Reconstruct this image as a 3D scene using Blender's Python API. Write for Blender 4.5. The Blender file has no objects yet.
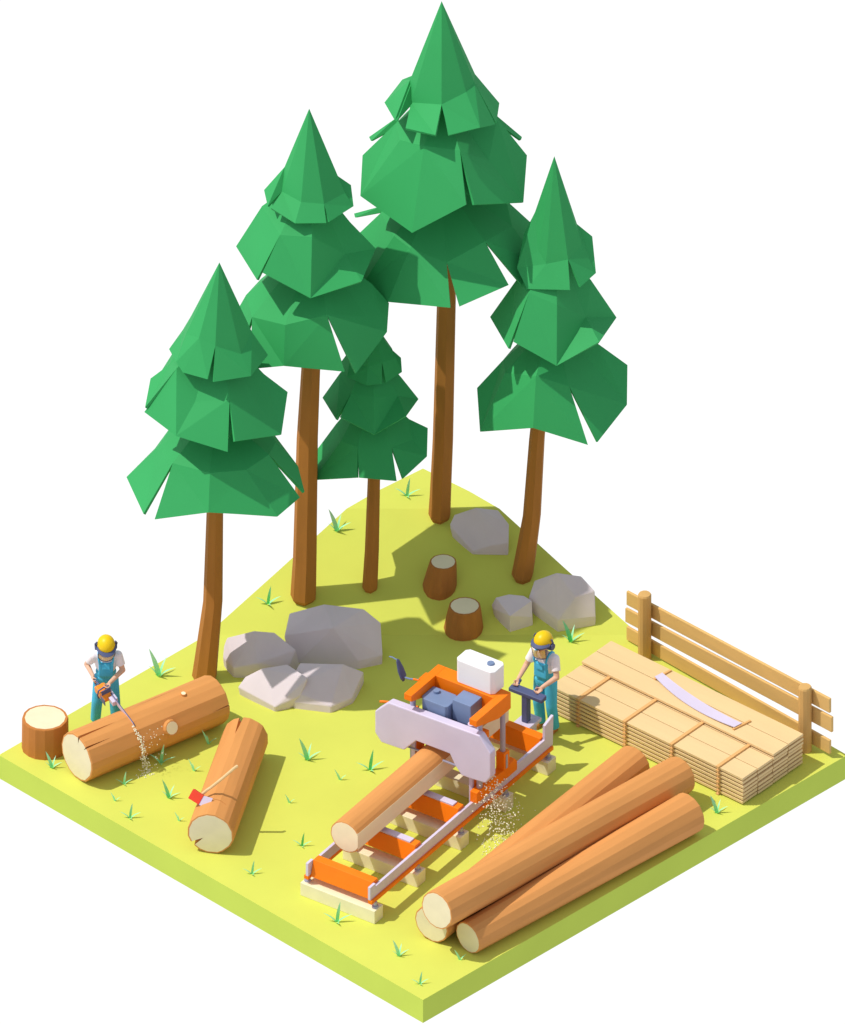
import bpy, math, random
from mathutils import Vector, Matrix
R = math.radians
random.seed(7)
scene = bpy.context.scene
COL = scene.collection
S = 60.0                                   # pixels of the photograph per metre
K1 = S*math.sqrt(0.5); K2 = S*math.sqrt(0.5)*math.sin(R(35.2644)); KZ = S*math.cos(R(35.2644))

# ------------------------------------------------------------------ coordinates
TS = [(0, 0), (14.9, 0), (16.6, .47), (18.2, .93), (18.9, .93), (20, .85)]
def terr(u, v):
    s = u+v
    for (a, ha), (b, hb) in zip(TS, TS[1:]):
        if s <= b: return ha+(hb-ha)*(s-a)/(b-a)
    return TS[-1][1]
def P(x, y, z=0.0):
    d = (x-423)/K1; s = (1000-y-z*KZ)/K2
    return Vector(((s+d)/2, (s-d)/2, z))
def G(x, y, dz=0.0):                       # measured point -> a place on the terrain
    z = 0
    for _ in range(40):
        p = P(x, y, z); z = .6*z+.4*terr(p.x, p.y)
    p = P(x, y, z); p.z += dz
    return p

# ------------------------------------------------------------------ materials
def lin(c):
    return tuple((x/12.92 if x <= .04045 else ((x+.055)/1.055)**2.4) for x in [k/255 for k in c])
def mat(name, rgb, rough=.75, var=.05, scale=3.0, stretch=(1, 1, 1), metal=0.0, bump=0.0, two=None, spec=.3):
    m = bpy.data.materials.new(name); m.use_nodes = True
    nt = m.node_tree; n = nt.nodes; l = nt.links
    b = n['Principled BSDF']
    b.inputs['Roughness'].default_value = rough; b.inputs['Metallic'].default_value = metal
    b.inputs['Specular IOR Level'].default_value = spec
    tc = n.new('ShaderNodeTexCoord'); mp = n.new('ShaderNodeMapping'); nz = n.new('ShaderNodeTexNoise')
    mp.inputs['Scale'].default_value = stretch
    nz.inputs['Scale'].default_value = scale; nz.inputs['Detail'].default_value = 4
    l.new(tc.outputs['Object'], mp.inputs['Vector']); l.new(mp.outputs['Vector'], nz.inputs['Vector'])
    cr = n.new('ShaderNodeValToRGB')
    c = rgb
    lo = tuple(max(0, x*(1-var)) for x in c); hi = tuple(min(1, x*(1+var)) for x in c)
    if two: lo, hi = c, two
    cr.color_ramp.elements[0].position = .35; cr.color_ramp.elements[1].position = .65
    cr.color_ramp.elements[0].color = (*lo, 1); cr.color_ramp.elements[1].color = (*hi, 1)
    l.new(nz.outputs['Fac'], cr.inputs['Fac']); l.new(cr.outputs['Color'], b.inputs['Base Color'])
    if bump:
        bp = n.new('ShaderNodeBump'); bp.inputs['Strength'].default_value = bump; bp.inputs['Distance'].default_value = .01
        l.new(nz.outputs['Fac'], bp.inputs['Height']); l.new(bp.outputs['Normal'], b.inputs['Normal'])
    return m
def A(r, g, b, k=1.0):                     # reflectance from a measured colour
    return tuple(min(.93, x*k) for x in lin((r, g, b)))
M = dict(
    grass=mat('grass_ground', A(236, 241, 104, .725), .9, .025, .8),
    edge=mat('grass_side_light_tint', A(220, 240, 98, .75), .9, .025, .8),  # same turf; the greener ambient light on its sides painted into the colour
    needle=mat('pine_needles', A(60, 186, 104, .70), .7, .03, .8),
    trunk=mat('pine_bark', A(180, 118, 50, .9), .85, .07, 5, (1, 1, .15)),
    bark=mat('log_bark', A(238, 164, 92, .78), .8, .05, 7, (1, 1, .12)),
    bark2=mat('log_bark_brown', A(205, 130, 62, .85), .8, .05, 7, (1, 1, .15)),
    bark3=mat('stump_bark', A(174, 112, 52, .92), .85, .06, 7, (1, 1, .15)),
    cut=mat('cut_wood', A(252, 238, 200, .82), .8, .03, 4),
    cutpale=mat('sawn_log_wood', A(252, 234, 196, .93), .8, .03, 4, (1, 1, .1)),
    plank=mat('pine_plank', A(255, 220, 163, .76), .75, .03, 4, (1, .15, 1)),
    stick=mat('sticker_wood', A(246, 190, 122, .8), .8, .04, 5, (.2, 1, 1)),
    sleeper=mat('sleeper_wood', A(255, 246, 208, .84), .8, .03, 4),
    fence=mat('fence_wood', A(234, 190, 118, .85), .8, .05, 4, (1, .2, 1)),
    post=mat('fence_post_wood', A(226, 178, 108, .82), .8, .05, 5, (1, 1, .15)),
    rock=mat('rock_grey', A(236, 222, 226, .80), .85, .035, 1.6, bump=.05),
    orange=mat('orange_paint', A(255, 128, 10, .93), .5, .03, 3),
    lilac=mat('grey_lilac_steel', A(226, 214, 238, .85), .45, .03, 2),
    steel=mat('steel', A(190, 190, 215, .8), .4, .04, 2, metal=.25),
    engine=mat('engine_blue_grey', A(122, 140, 176, .95), .55, .04, 3),
    dark=mat('dark_navy_plastic', A(84, 92, 130, .95), .5, .05, 3),
    white=mat('white_plastic', (.86, .84, .86), .45, .015, 2),
    teal=mat('teal_cloth', A(78, 186, 224, 1.0), .85, .05, 6),
    shirt=mat('white_cloth', A(255, 246, 250, .9), .85, .02, 6),
    skin=mat('skin', A(240, 190, 160, .85), .6, .03, 9),
    hair=mat('brown_hair', A(120, 80, 50, .8), .7, .1, 30),
    yellow=mat('yellow_helmet', A(255, 212, 20, .85), .4, .02, 4),
    sawo=mat('saw_orange', A(255, 150, 40, .95), .45, .02, 4),
    boot=mat('brown_boot', A(214, 140, 70, .8), .7, .05, 6),
    red=mat('red_paint', A(235, 66, 40, .85), .5, .03, 4),
    handle=mat('axe_handle_wood', A(250, 214, 160, .8), .7, .03, 6),
    dust=mat('sawdust', A(255, 248, 226, .97), .9, .06, 30),
    eye=mat('eye_dark', (.03, .02, .02), .4, .05, 4),
    lip=mat('lip', A(200, 110, 95, .8), .6, .03, 4),
)
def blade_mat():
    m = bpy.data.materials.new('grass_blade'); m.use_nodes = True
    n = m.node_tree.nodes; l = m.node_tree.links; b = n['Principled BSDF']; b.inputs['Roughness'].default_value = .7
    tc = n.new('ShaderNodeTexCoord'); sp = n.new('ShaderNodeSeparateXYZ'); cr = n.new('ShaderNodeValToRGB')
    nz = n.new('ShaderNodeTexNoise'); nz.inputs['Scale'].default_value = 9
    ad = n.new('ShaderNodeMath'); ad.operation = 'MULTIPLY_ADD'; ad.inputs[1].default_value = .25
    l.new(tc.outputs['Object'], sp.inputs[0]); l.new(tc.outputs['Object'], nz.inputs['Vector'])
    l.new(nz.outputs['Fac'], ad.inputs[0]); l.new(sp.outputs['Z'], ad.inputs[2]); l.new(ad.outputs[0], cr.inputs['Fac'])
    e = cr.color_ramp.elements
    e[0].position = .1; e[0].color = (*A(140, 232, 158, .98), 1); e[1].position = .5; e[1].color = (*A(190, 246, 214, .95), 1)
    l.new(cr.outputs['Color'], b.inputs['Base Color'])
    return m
M['blade'] = blade_mat()
def shield_mat():
    m = bpy.data.materials.new('clear_amber_shield'); m.use_nodes = True
    n = m.node_tree.nodes; l = m.node_tree.links; b = n['Principled BSDF']
    b.inputs['Base Color'].default_value = (*A(255, 214, 130, .95), 1); b.inputs['Roughness'].default_value = .15
    t = n.new('ShaderNodeBsdfTransparent'); mx = n.new('ShaderNodeMixShader'); nz = n.new('ShaderNodeTexNoise')
    mr = n.new('ShaderNodeMapRange'); mr.inputs[3].default_value = .5; mr.inputs[4].default_value = .54
    l.new(nz.outputs['Fac'], mr.inputs[0]); l.new(mr.outputs[0], mx.inputs[0])
    l.new(t.outputs[0], mx.inputs[1]); l.new(b.outputs[0], mx.inputs[2])
    l.new(mx.outputs[0], n['Material Output'].inputs['Surface'])
    return m
M['shield'] = shield_mat()

# ------------------------------------------------------------------ object helpers
def tag(o, label=None, cat=None, group=None, kind=None):
    if label: o['label'] = label
    if cat: o['category'] = cat
    if group: o['group'] = group
    if kind: o['kind'] = kind
    return o
def thing(name, label, cat, loc=(0, 0, 0), rotz=0.0, group=None):
    o = bpy.data.objects.new(name, None); COL.objects.link(o)
    o.empty_display_size = .2
    o.location = loc; o.rotation_euler = (0, 0, rotz)
    return tag(o, label, cat, group)
class MB:
    def __init__(s): s.v = []; s.f = []
    def add(s, vs, fs, mtx=None):
        k = len(s.v)
        s.v += [tuple(mtx @ Vector(p)) if mtx else tuple(p) for p in vs]
        s.f += [tuple(i+k for i in f) for f in fs]
        return s
    def box(s, x0, x1, y0, y1, z0, z1, mtx=None):
        vs = [(x, y, z) for z in (z0, z1) for (x, y) in ((x0, y0), (x1, y0), (x1, y1), (x0, y1))]
        return s.add(vs, [(3, 2, 1, 0), (4, 5, 6, 7), (0, 1, 5, 4), (1, 2, 6, 5), (2, 3, 7, 6), (3, 0, 4, 7)], mtx)
    def prism(s, pts, lo, hi, axis='z', mtx=None):
        n = len(pts)
        def mk(p, t):
            return {'z': (p[0], p[1], t), 'y': (p[0], t, p[1]), 'x': (t, p[0], p[1])}[axis]
        vs = [mk(p, lo) for p in pts]+[mk(p, hi) for p in pts]
        fs = [tuple(range(n)), tuple(range(2*n-1, n-1, -1))]+[(i, i+n, (i+1) % n+n, (i+1) % n) for i in range(n)]
        return s.add(vs, fs, mtx)
    def rings(s, rings, cap=True, mtx=None):
        n = len(rings[0]); vs = [p for r in rings for p in r]; fs = []
        for k in range(len(rings)-1):
            for i in range(n):
                j = (i+1) % n
                fs.append((k*n+i, k*n+j, (k+1)*n+j, (k+1)*n+i))
        if cap:
            fs.append(tuple(range(n-1, -1, -1))); m = (len(rings)-1)*n; fs.append(tuple(m+i for i in range(n)))
        return s.add(vs, fs, mtx)
    def tube(s, p0, p1, r0, r1=None, n=12, mtx=None):
        r1 = r0 if r1 is None else r1
        p0 = Vector(p0); p1 = Vector(p1); q = (p1-p0).to_track_quat('Z', 'Y')
        rr = []
        for p, r in ((p0, r0), (p1, r1)):
            rr.append([tuple(p+q @ Vector((r*math.cos(2*math.pi*i/n), r*math.sin(2*math.pi*i/n), 0))) for i in range(n)])
        return s.rings(rr, True, mtx)
    def path(s, pts, r, n=8):
        pts = [Vector(p) for p in pts]; rr = []
        for i, p in enumerate(pts):
            d = (pts[min(i+1, len(pts)-1)]-pts[max(i-1, 0)]).normalized(); q = d.to_track_quat('Z', 'Y')
            rr.append([tuple(p+q @ Vector((r*math.cos(2*math.pi*k/n), r*math.sin(2*math.pi*k/n), 0))) for k in range(n)])
        return s.rings(rr)
    def ball(s, c, rad, n=14, m=8, mtx=None):
        if not hasattr(rad, '__len__'): rad = (rad,)*3
        vs = [(c[0], c[1], c[2]-rad[2])]; fs = []
        for j in range(1, m):
            t = -math.pi/2+math.pi*j/m
            for i in range(n):
                a = 2*math.pi*i/n
                vs.append((c[0]+rad[0]*math.cos(t)*math.cos(a), c[1]+rad[1]*math.cos(t)*math.sin(a), c[2]+rad[2]*math.sin(t)))
        vs.append((c[0], c[1], c[2]+rad[2]))
        for i in range(n): fs.append((0, 1+(i+1) % n, 1+i))
        for j in range(m-2):
            for i in range(n):
                k = 1+j*n; fs.append((k+i, k+(i+1) % n, k+n+(i+1) % n, k+n+i))
        k = 1+(m-2)*n
        for i in range(n): fs.append((k+i, k+(i+1) % n, len(vs)-1))
        return s.add(vs, fs, mtx)
    def cap(s, p0, p1, r0, r1=None):
        r1 = r0 if r1 is None else r1
        return s.tube(p0, p1, r0, r1, 14).ball(p0, r0).ball(p1, r1)
    def build(s, name, m, parent=None, bevel=0, smooth=False, recalc=True):
        import bmesh
        me = bpy.data.meshes.new(name); me.from_pydata(s.v, [], s.f)
        if recalc:
            bm = bmesh.new(); bm.from_mesh(me); bmesh.ops.recalc_face_normals(bm, faces=bm.faces); bm.to_mesh(me); bm.free()
        me.materials.append(m)
        if smooth:
            for p in me.polygons: p.use_smooth = True
        o = bpy.data.objects.new(name, me); COL.objects.link(o); o.parent = parent
        if bevel:
            b = o.modifiers.new('Bevel', 'BEVEL'); b.width = bevel; b.segments = 2; b.limit_method = 'ANGLE'; b.angle_limit = R(35)
        return o
def bake(o):
    dg = bpy.context.evaluated_depsgraph_get(); dg.update()
    me = bpy.data.meshes.new_from_object(o.evaluated_get(dg)); me.name = o.name
    o.modifiers.clear(); o.data = me
    return o
def boolean(o, cutter):
    m = o.modifiers.new('b', 'BOOLEAN'); m.operation = 'DIFFERENCE'; m.solver = 'EXACT'; m.object = cutter
    bpy.context.view_layer.update(); bake(o)
def drop(o): bpy.data.objects.remove(o, do_unlink=True)
def blob(mb, name, m, parent, voxel=.012, it=3, fac=.5):
    o = mb.build(name, m, parent)
    r = o.modifiers.new('r', 'REMESH'); r.mode = 'VOXEL'; r.voxel_size = voxel
    s = o.modifiers.new('s', 'SMOOTH'); s.iterations = it; s.factor = fac
    bake(o)
    for p in o.data.polygons: p.use_smooth = True
    if not o.data.materials: o.data.materials.append(m)
    return o

# ------------------------------------------------------------------ the ground slab
def ground():
    L = 10.0; b = MB(); TH = -.47
    def z(p): return (p[0], p[1], terr(*p))
    lv = [14.9, 15.4, 16.6, 17.8, 18.2, 18.9]
    polys = [[(0, 0), (L, 0), (L, 4.9), (4.9, L), (0, L)]]
    for s0, s1 in zip(lv, lv[1:]): polys.append([(L, s0-L), (L, s1-L), (s1-L, L), (s0-L, L)])
    polys.append([(L, 8.9), (L, L), (8.9, L)])
    for p in polys: b.add([z(q) for q in p], [tuple(range(len(p)))])
    rim_r = [(L, 0)]+[(L, s-L) for s in lv]+[(L, L)]
    rim_l = [(L, L)]+[(s-L, L) for s in reversed(lv)]+[(0, L)]
    for rim in (rim_r, rim_l, [(0, L), (0, 0)], [(0, 0), (L, 0)]):
        for p, q in zip(rim, rim[1:]):
            b.add([z(p), z(q), (q[0], q[1], TH), (p[0], p[1], TH)], [(0, 3, 2, 1)])
    b.add([(0, 0, TH), (L, 0, TH), (L, L, TH), (0, L, TH)], [(3, 2, 1, 0)])
    import bmesh
    o = b.build('ground', M['grass']); o.data.materials.append(M['edge'])
    for p in o.data.polygons:
        if abs(p.normal.z) < .1: p.material_index = 1
    bm = bmesh.new(); bm.from_mesh(o.data); bmesh.ops.remove_doubles(bm, verts=bm.verts, dist=1e-4)
    bmesh.ops.recalc_face_normals(bm, faces=bm.faces); bm.to_mesh(o.data); bm.free()
    tag(o, kind='structure')
ground()

# ------------------------------------------------------------------ trees
def tree(label, bx, by, trunk, tiers, extras=(), lean=0.0):
    root = thing('pine_tree', label, 'pine tree', G(bx, by), R(-45), 'pine trees at the back of the yard')
    def L3(px, py, away):
        z = ((by-py)/S-.57735*away)/(.81650+.57735*lean)
        return ((px-bx)/S, away+lean*z, z)
    rings = []; n = 7
    offs = [random.uniform(-.12, .12) for _ in range(n)]
    for i, (cx, cy, hw) in enumerate(trunk):
        r = hw/S*1.03; x = (cx-bx)/S; _, yy, zz = L3(cx, cy, 0)
        rings.append([(x+r*math.cos(2*math.pi*k/n+.35+offs[k]), yy+r*math.sin(2*math.pi*k/n+.35+offs[k]), zz) for k in range(n)])
    MB().rings(rings).build('trunk', M['trunk'], root)
    for ti, (apex, panels) in enumerate(tiers):
        ax = apex[0]; b = MB()
        allc = [c for p in panels for c in p]
        def side(dxs):
            return (max([-d for d in dxs if d < 0]+[1]), max([d for d in dxs if d > 0]+[1]))
        rs = side([c[0]-ax for c in allc]); rb = side([c[2]-ax for c in allc])
        def lift(px, py, rr, f, end):
            dx = px-ax; m = rr[0] if dx < 0 else rr[1]
            if end: return L3(px, py, 0)
            r0 = (rr[0]+rr[1])/2*f; w = abs(dx)/max(m, 1e-6); r = (r0*(1-w)+m*w)*1.06
            r = max(r, abs(dx)+.01)
            return L3(px, py, -math.sqrt(r*r-dx*dx)/S)
        ap = L3(apex[0], apex[1], 0); cx = ap[0]
        def face(vs):
            a, c, d = Vector(vs[0]), Vector(vs[1]), Vector(vs[2])
            nn = (c-a).cross(d-a); mid = (a+c+d)/3; out = Vector((mid.x-cx, mid.y-lean*mid.z, .25))
            if nn.dot(out) < 0: vs = vs[::-1]
            b.add(vs, [tuple(range(len(vs)))])
        SH, BO = [], []
        for pi, pan in enumerate(panels):
            def isend(i): return (pi == 0 and i == 0) or (pi == len(panels)-1 and i == len(pan)-1)
            sh = [lift(c[0], c[1], rs, 1.0, isend(i)) for i, c in enumerate(pan)]
            bo = [lift(c[2], c[3], rb, c[4] if len(c) > 4 else 1.0, isend(i)) for i, c in enumerate(pan)]
            SH.append(sh); BO.append(bo)
        for a_, c_ in zip(SH, SH[1:]):
            m_ = tuple((u_+v_)/2 for u_, v_ in zip(a_[-1], c_[0])); a_[-1] = m_; c_[0] = m_
        def rear(Q, dz):
            f = [p for q in Q for p in q]; out = []
            for i, p in enumerate(f):
                k = 1 if i in (0, len(f)-1) else .84
                out.append((cx+(p[0]-cx)*k, lean*p[2]-(p[1]-lean*p[2])*(.9 if k < 1 else 1), p[2]+(dz if k < 1 else 0)))
            return out
        back = (rear(SH, 0), rear(BO, -.03))
        chains = list(zip(SH, BO))+[back]
        if ti == 1:                    # denser foliage inside, seen through the slits
            q = [(cx+(p[0]-cx)*.86, lean*p[2]+(p[1]-lean*p[2])*.84, p[2]) for Q in SH for p in Q]
            w_ = [(cx+(p[0]-cx)*.84, lean*p[2]+(p[1]-lean*p[2])*.82, p[2]+.04) for Q in BO for p in Q]
            chains.append((q, w_))
        for sh, bo in chains:
            for i in range(len(sh)-1):
                face([ap, sh[i], sh[i+1]])
                if i % 2 == 0:
                    face([sh[i], bo[i], bo[i+1]]); face([sh[i], bo[i+1], sh[i+1]])
                else:
                    face([sh[i], bo[i], sh[i+1]]); face([sh[i+1], bo[i], bo[i+1]])
        for (t2, poly) in extras:
            if t2 == ti: face([L3(*q) for q in poly])
        import bmesh
        o = b.build('foliage_tier', M['needle'], root, recalc=False)
        bm = bmesh.new(); bm.from_mesh(o.data); bmesh.ops.remove_doubles(bm, verts=bm.verts, dist=1e-4); bm.to_mesh(o.data); bm.free()
        so = o.modifiers.new('Solidify', 'SOLIDIFY'); so.thickness = .045; so.offset = -1
    return root
tree('mid-sized pine furthest left, with its trunk rising behind the log being cut', 204.5, 678,
     [(204.5, 680, 10), (204.5, 677, 12.5), (207, 655, 11.6), (213, 602, 9.8), (215, 513, 8.4), (217, 400, 6), (219, 290, 3)],
     [((219.4, 262.3), [[(184, 331, 169, 349), (186, 334, 176, 362), (199, 338, 183, 372.5), (214.3, 346, 207.5, 379.3)],
                        [(216.3, 346, 213.5, 382), (241, 354, 251, 376), (252, 332, 268, 355)]]),
      ((217, 325), [[(170, 364, 150.5, 378.5), (176, 368, 145, 407.5)],
                    [(177, 369, 144.2, 412), (195, 402, 176, 436), (226, 404, 227.6, 452)],
                    [(233.4, 394, 235, 441.4), (256, 402, 281.4, 434.6), (264, 374, 287.7, 392)]]),
      ((215, 408), [[(158, 447, 126.4, 477), (172, 462, 143.4, 513.8)],
                    [(173.5, 464, 154.6, 519.3), (210, 473, 208.4, 512.5, .82), (246, 470, 277.6, 516.5), (268, 455, 300, 497.4)],
                    [(270, 454, 304.6, 492), (276, 442, 298, 466)]])], lean=.05)
tree('tall pine second from left, with a thick trunk just behind the grey boulders', 303.5, 598,
     [(303.5, 601, 9), (303.5, 596, 13), (305, 560, 12), (307.5, 440, 10.8), (311, 369, 9.6), (311, 240, 6.5), (309.5, 140, 3)],
     [((309.2, 108.5), [[(284.5, 167, 264, 190), (281, 186, 267.6, 206.2)],
                        [(283, 197, 271, 208), (301, 202, 295, 223.2), (323, 204, 326.2, 223)],
                        [(325, 204, 329.3, 221.7), (345, 193, 353.6, 206.2), (335, 174, 351, 185)]]),
      ((310, 172), [[(262, 206, 236, 246.4), (279, 234, 256.8, 279.8)],
                    [(281, 236, 262.5, 272.7), (312, 237, 310.6, 298.2), (345, 254, 361.6, 281.2), (350, 222, 375.7, 248.6)]]),
      ((312, 240), [[(246, 295, 226, 330), (251, 316, 238, 362)],
                    [(253, 318, 250, 369), (285, 325, 283.7, 366, .85), (323, 318, 344.6, 371.8)],
                    [(331, 312, 356, 373.2), (366, 316, 387, 332), (372, 284, 389, 303)]])], lean=.03)
tree('small dark pine standing wholly in shade between the two tall pines', 370, 588,
     [(370, 591, 5.5), (370, 587, 7.6), (372, 550, 7), (374, 480, 6.2), (372, 400, 4.5), (371, 340, 2)],
     [((371, 318), [[(352, 347, 341, 362), (356, 364, 347, 377), (368, 367, 366.4, 385.4), (381, 363, 382.3, 384)],
                    [(383, 362, 386, 382.7), (396, 358, 402, 372), (389, 347, 401, 357.7)]]),
      ((371, 343), [[(340, 373, 322.4, 397.7), (350, 393, 336, 419.6)],
                    [(352, 394, 340, 417), (374, 397, 374.3, 434.6), (398, 396, 406, 415.7), (401, 377, 418.6, 399)]]),
      ((371, 383), [[(336, 424, 313, 455), (341, 441, 313, 479.7), (357, 447, 356.7, 477.6, .86)],
                    [(358.6, 447, 358.9, 477.6, .86), (390, 447, 396.7, 481)],
                    [(393.4, 448, 403.3, 478.4), (412, 440, 427, 456.5), (409, 419, 427.8, 428)]])], lean=.12)
tree('tallest pine of all, in the middle at the top of the grassy rise', 439.5, 517,
     [(439.5, 520, 8), (439.5, 515, 11), (440.5, 495, 10.6), (443, 440, 10.2), (446.5, 300, 9.4), (443, 150, 5.5), (441.6, 40, 2.5)],
     [((441.6, 1), [[(410, 80, 384.4, 102.5), (410.5, 100, 394.7, 120.3)],
                    [(411.5, 105, 405.6, 128.1), (438.6, 108, 435.3, 135)],
                    [(444.5, 101, 448.8, 135), (466, 92, 480, 127.5), (474, 82, 495.6, 124.4)],
                    [(474.5, 82, 496.5, 123), (475, 74, 499.4, 103)]]),
      ((441, 92), [[(396, 123, 362.5, 155.3), (400, 140, 360.3, 196), (424, 146, 412, 232.8), (459, 150, 466, 204.7)],
                   [(461, 151, 474.4, 204.7), (489, 161, 523.4, 202.5), (497, 118, 527, 155.3)]]),
      ((441, 178), [[(380.6, 213, 352, 240), (394, 236, 362, 285), (410, 248, 388, 302), (445, 262, 450.3, 307.8)],
                    [(448.4, 263, 459.7, 306.3), (482, 243, 508.8, 285)],
                    [(488, 240, 522.8, 286), (512, 226, 538, 262), (506, 200, 540, 231)]])],
     extras=[(1, [(396, 118, .25), (369, 137, .55), (371, 141, .4), (400, 125, .2)]),
             (1, [(490, 110, .25), (522, 137, .45), (521, 140, .35), (496, 122, .2)]),
             (2, [(382, 206, .3), (354, 213.5, .7), (355, 217.5, .6), (384, 212, .25)])])
tree('mid-sized pine furthest right, with a bent trunk between two boulders', 522.5, 577,
     [(522.5, 580, 8), (522.5, 575, 10.8), (526, 555, 10.3), (532, 516, 9), (537, 440, 7.8), (547, 330, 5.5), (553, 200, 2.5)],
     [((554.3, 156), [[(535, 212, 524, 234), (538, 250, 517, 268), (546, 264, 527, 289), (567, 266, 569.8, 290)],
                      [(569, 253, 580.6, 286.7), (582, 245, 596, 273), (577, 224, 592.3, 236.4)]]),
      ((555, 240), [[(515.6, 281, 490, 317), (527, 292, 508.3, 348.5)],
                    [(531, 294, 513.3, 341.8), (557, 305, 556.6, 365.8), (586, 317, 599, 341.8), (591, 280, 616.6, 317.5)]]),
      ((552, 318), [[(503, 360, 477, 388), (505, 373, 480, 431.6), (536, 376, 533, 428, .85), (563, 388, 588, 445)],
                    [(575.6, 385, 597.6, 442), (601, 374, 627, 404.7), (597, 343, 627.5, 365)]])], lean=.04)

# ------------------------------------------------------------------ boulders
def boulder(label, bx, by, top, bot):
    import bmesh
    g = G(bx, by)
    root_z = g.z
    pts = []
    for (x, y, z) in top+bot:
        p = P(x, y, root_z+z)
        pts.append((p.x-g.x, p.y-g.y, z))
    for (x, y, z) in bot:
        p = P(x, y, root_z+z); pts.append(((p.x-g.x)*.96, (p.y-g.y)*.96, -.28))
    bm = bmesh.new()
    for p in pts: bm.verts.new(p)
    bmesh.ops.convex_hull(bm, input=bm.verts)
    loose = [v for v in bm.verts if not v.link_faces]
    bmesh.ops.delete(bm, geom=loose, context='VERTS')
    bmesh.ops.recalc_face_normals(bm, faces=bm.faces)
    me = bpy.data.meshes.new('boulder'); bm.to_mesh(me); bm.free(); me.materials.append(M['rock'])
    o = bpy.data.objects.new('boulder', me); COL.objects.link(o); o.location = g
    b = o.modifiers.new('Bevel', 'BEVEL'); b.width = .012; b.segments = 1; b.limit_method = 'ANGLE'; b.angle_limit = R(18)
    return tag(o, label, 'boulder', 'boulders on the grass')
boulder('largest grey boulder, broad and shaded, at the back of the left-hand pile', 335, 664,
        [(289.4, 613.3, .6), (324.5, 604, .85), (363.6, 608.7, .8), (380.5, 622.4, .6), (284, 635.5, .4), (382.5, 655, .18), (358.4, 661, .14), (297, 650, .2), (333, 628, .66)],
        [(292, 660, 0), (297, 663, 0), (358.4, 669, 0), (382.3, 664, 0), (290, 648, 0), (325, 640, 0), (378, 645, 0)])
boulder('pale boulder with half its top in shadow, leftmost of the left-hand pile', 258, 670,
        [(227, 637.6, .5), (254, 630.8, .72), (274, 632.4, .72), (296, 650, .5), (257, 663.5, .32), (233.4, 668, .2), (223, 657.6, .2), (288, 668, .2), (224, 646, .35)],
        [(233.4, 677, 0), (284, 677, 0), (300, 668, 0), (224, 664, 0), (232, 655, 0), (262, 652, 0), (292, 656, 0)])
boulder('low pale boulder with a sunlit corner, lowest left of the left-hand pile', 275, 700,
        [(238, 687, .16), (246, 676, .3), (262, 668, .45), (287, 664, .52), (308, 678, .46), (300, 696, .22), (275, 707, .1), (241, 690, .1)],
        [(241, 694, 0), (275, 711.5, 0), (302, 700, 0), (252, 690, 0), (300, 688, 0)])
boulder('rounded flat-topped grey boulder nearest the sawmill, at the front of the left-hand pile', 325, 700,
        [(299.8, 662.8, .5), (342.8, 664, .52), (363.6, 672, .32), (352, 698, .12), (331, 706.5, .12), (294, 702, .12), (286, 688, .3)],
        [(294.6, 708.5, 0), (331, 713, 0), (353, 703, 0), (364, 681, 0), (298, 690, 0), (345, 685, 0)])
boulder('shaded grey boulder on the rise between the tallest pine and the bent-trunk pine', 483, 546,
        [(449.6, 525, .3), (454.5, 514.5, .45), (475.8, 507.5, .6), (498, 510, .55), (508.8, 524, .4), (508.4, 543, .17), (491, 545.5, .12), (456, 538.5, .08)],
        [(456, 541, 0), (472.6, 551.3, 0), (508.4, 551.8, 0), (508, 538, 0), (455, 533, 0), (495, 528, 0)])
boulder('smallest boulder, squat and pale, left of the pale boulder by the right-hand pine', 512, 622,
        [(491.8, 605, .22), (496, 597.6, .38), (508.8, 594.4, .42), (523.7, 595.9, .42), (531.8, 600.8, .4), (532, 617, .15), (510, 616, .26), (494, 609, .2)],
        [(497, 618.9, 0), (509.9, 628.5, 0), (532.9, 623.8, 0), (500, 611, 0), (530, 610, 0)])
boulder('large pale boulder with a shaded top, nearest the wooden fence', 565, 612,
        [(528.6, 597.6, .28), (534.4, 580.5, .5), (556.7, 572.6, .72), (581, 576, .68), (594.7, 591, .5), (595.7, 616.5, .08), (558, 620, .1), (534, 608, .12), (576, 597, .45)],
        [(536, 614.6, 0), (557.8, 625, 0), (595.7, 620.5, 0), (534, 604, 0), (560, 596, 0), (592, 603, 0)])

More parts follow.
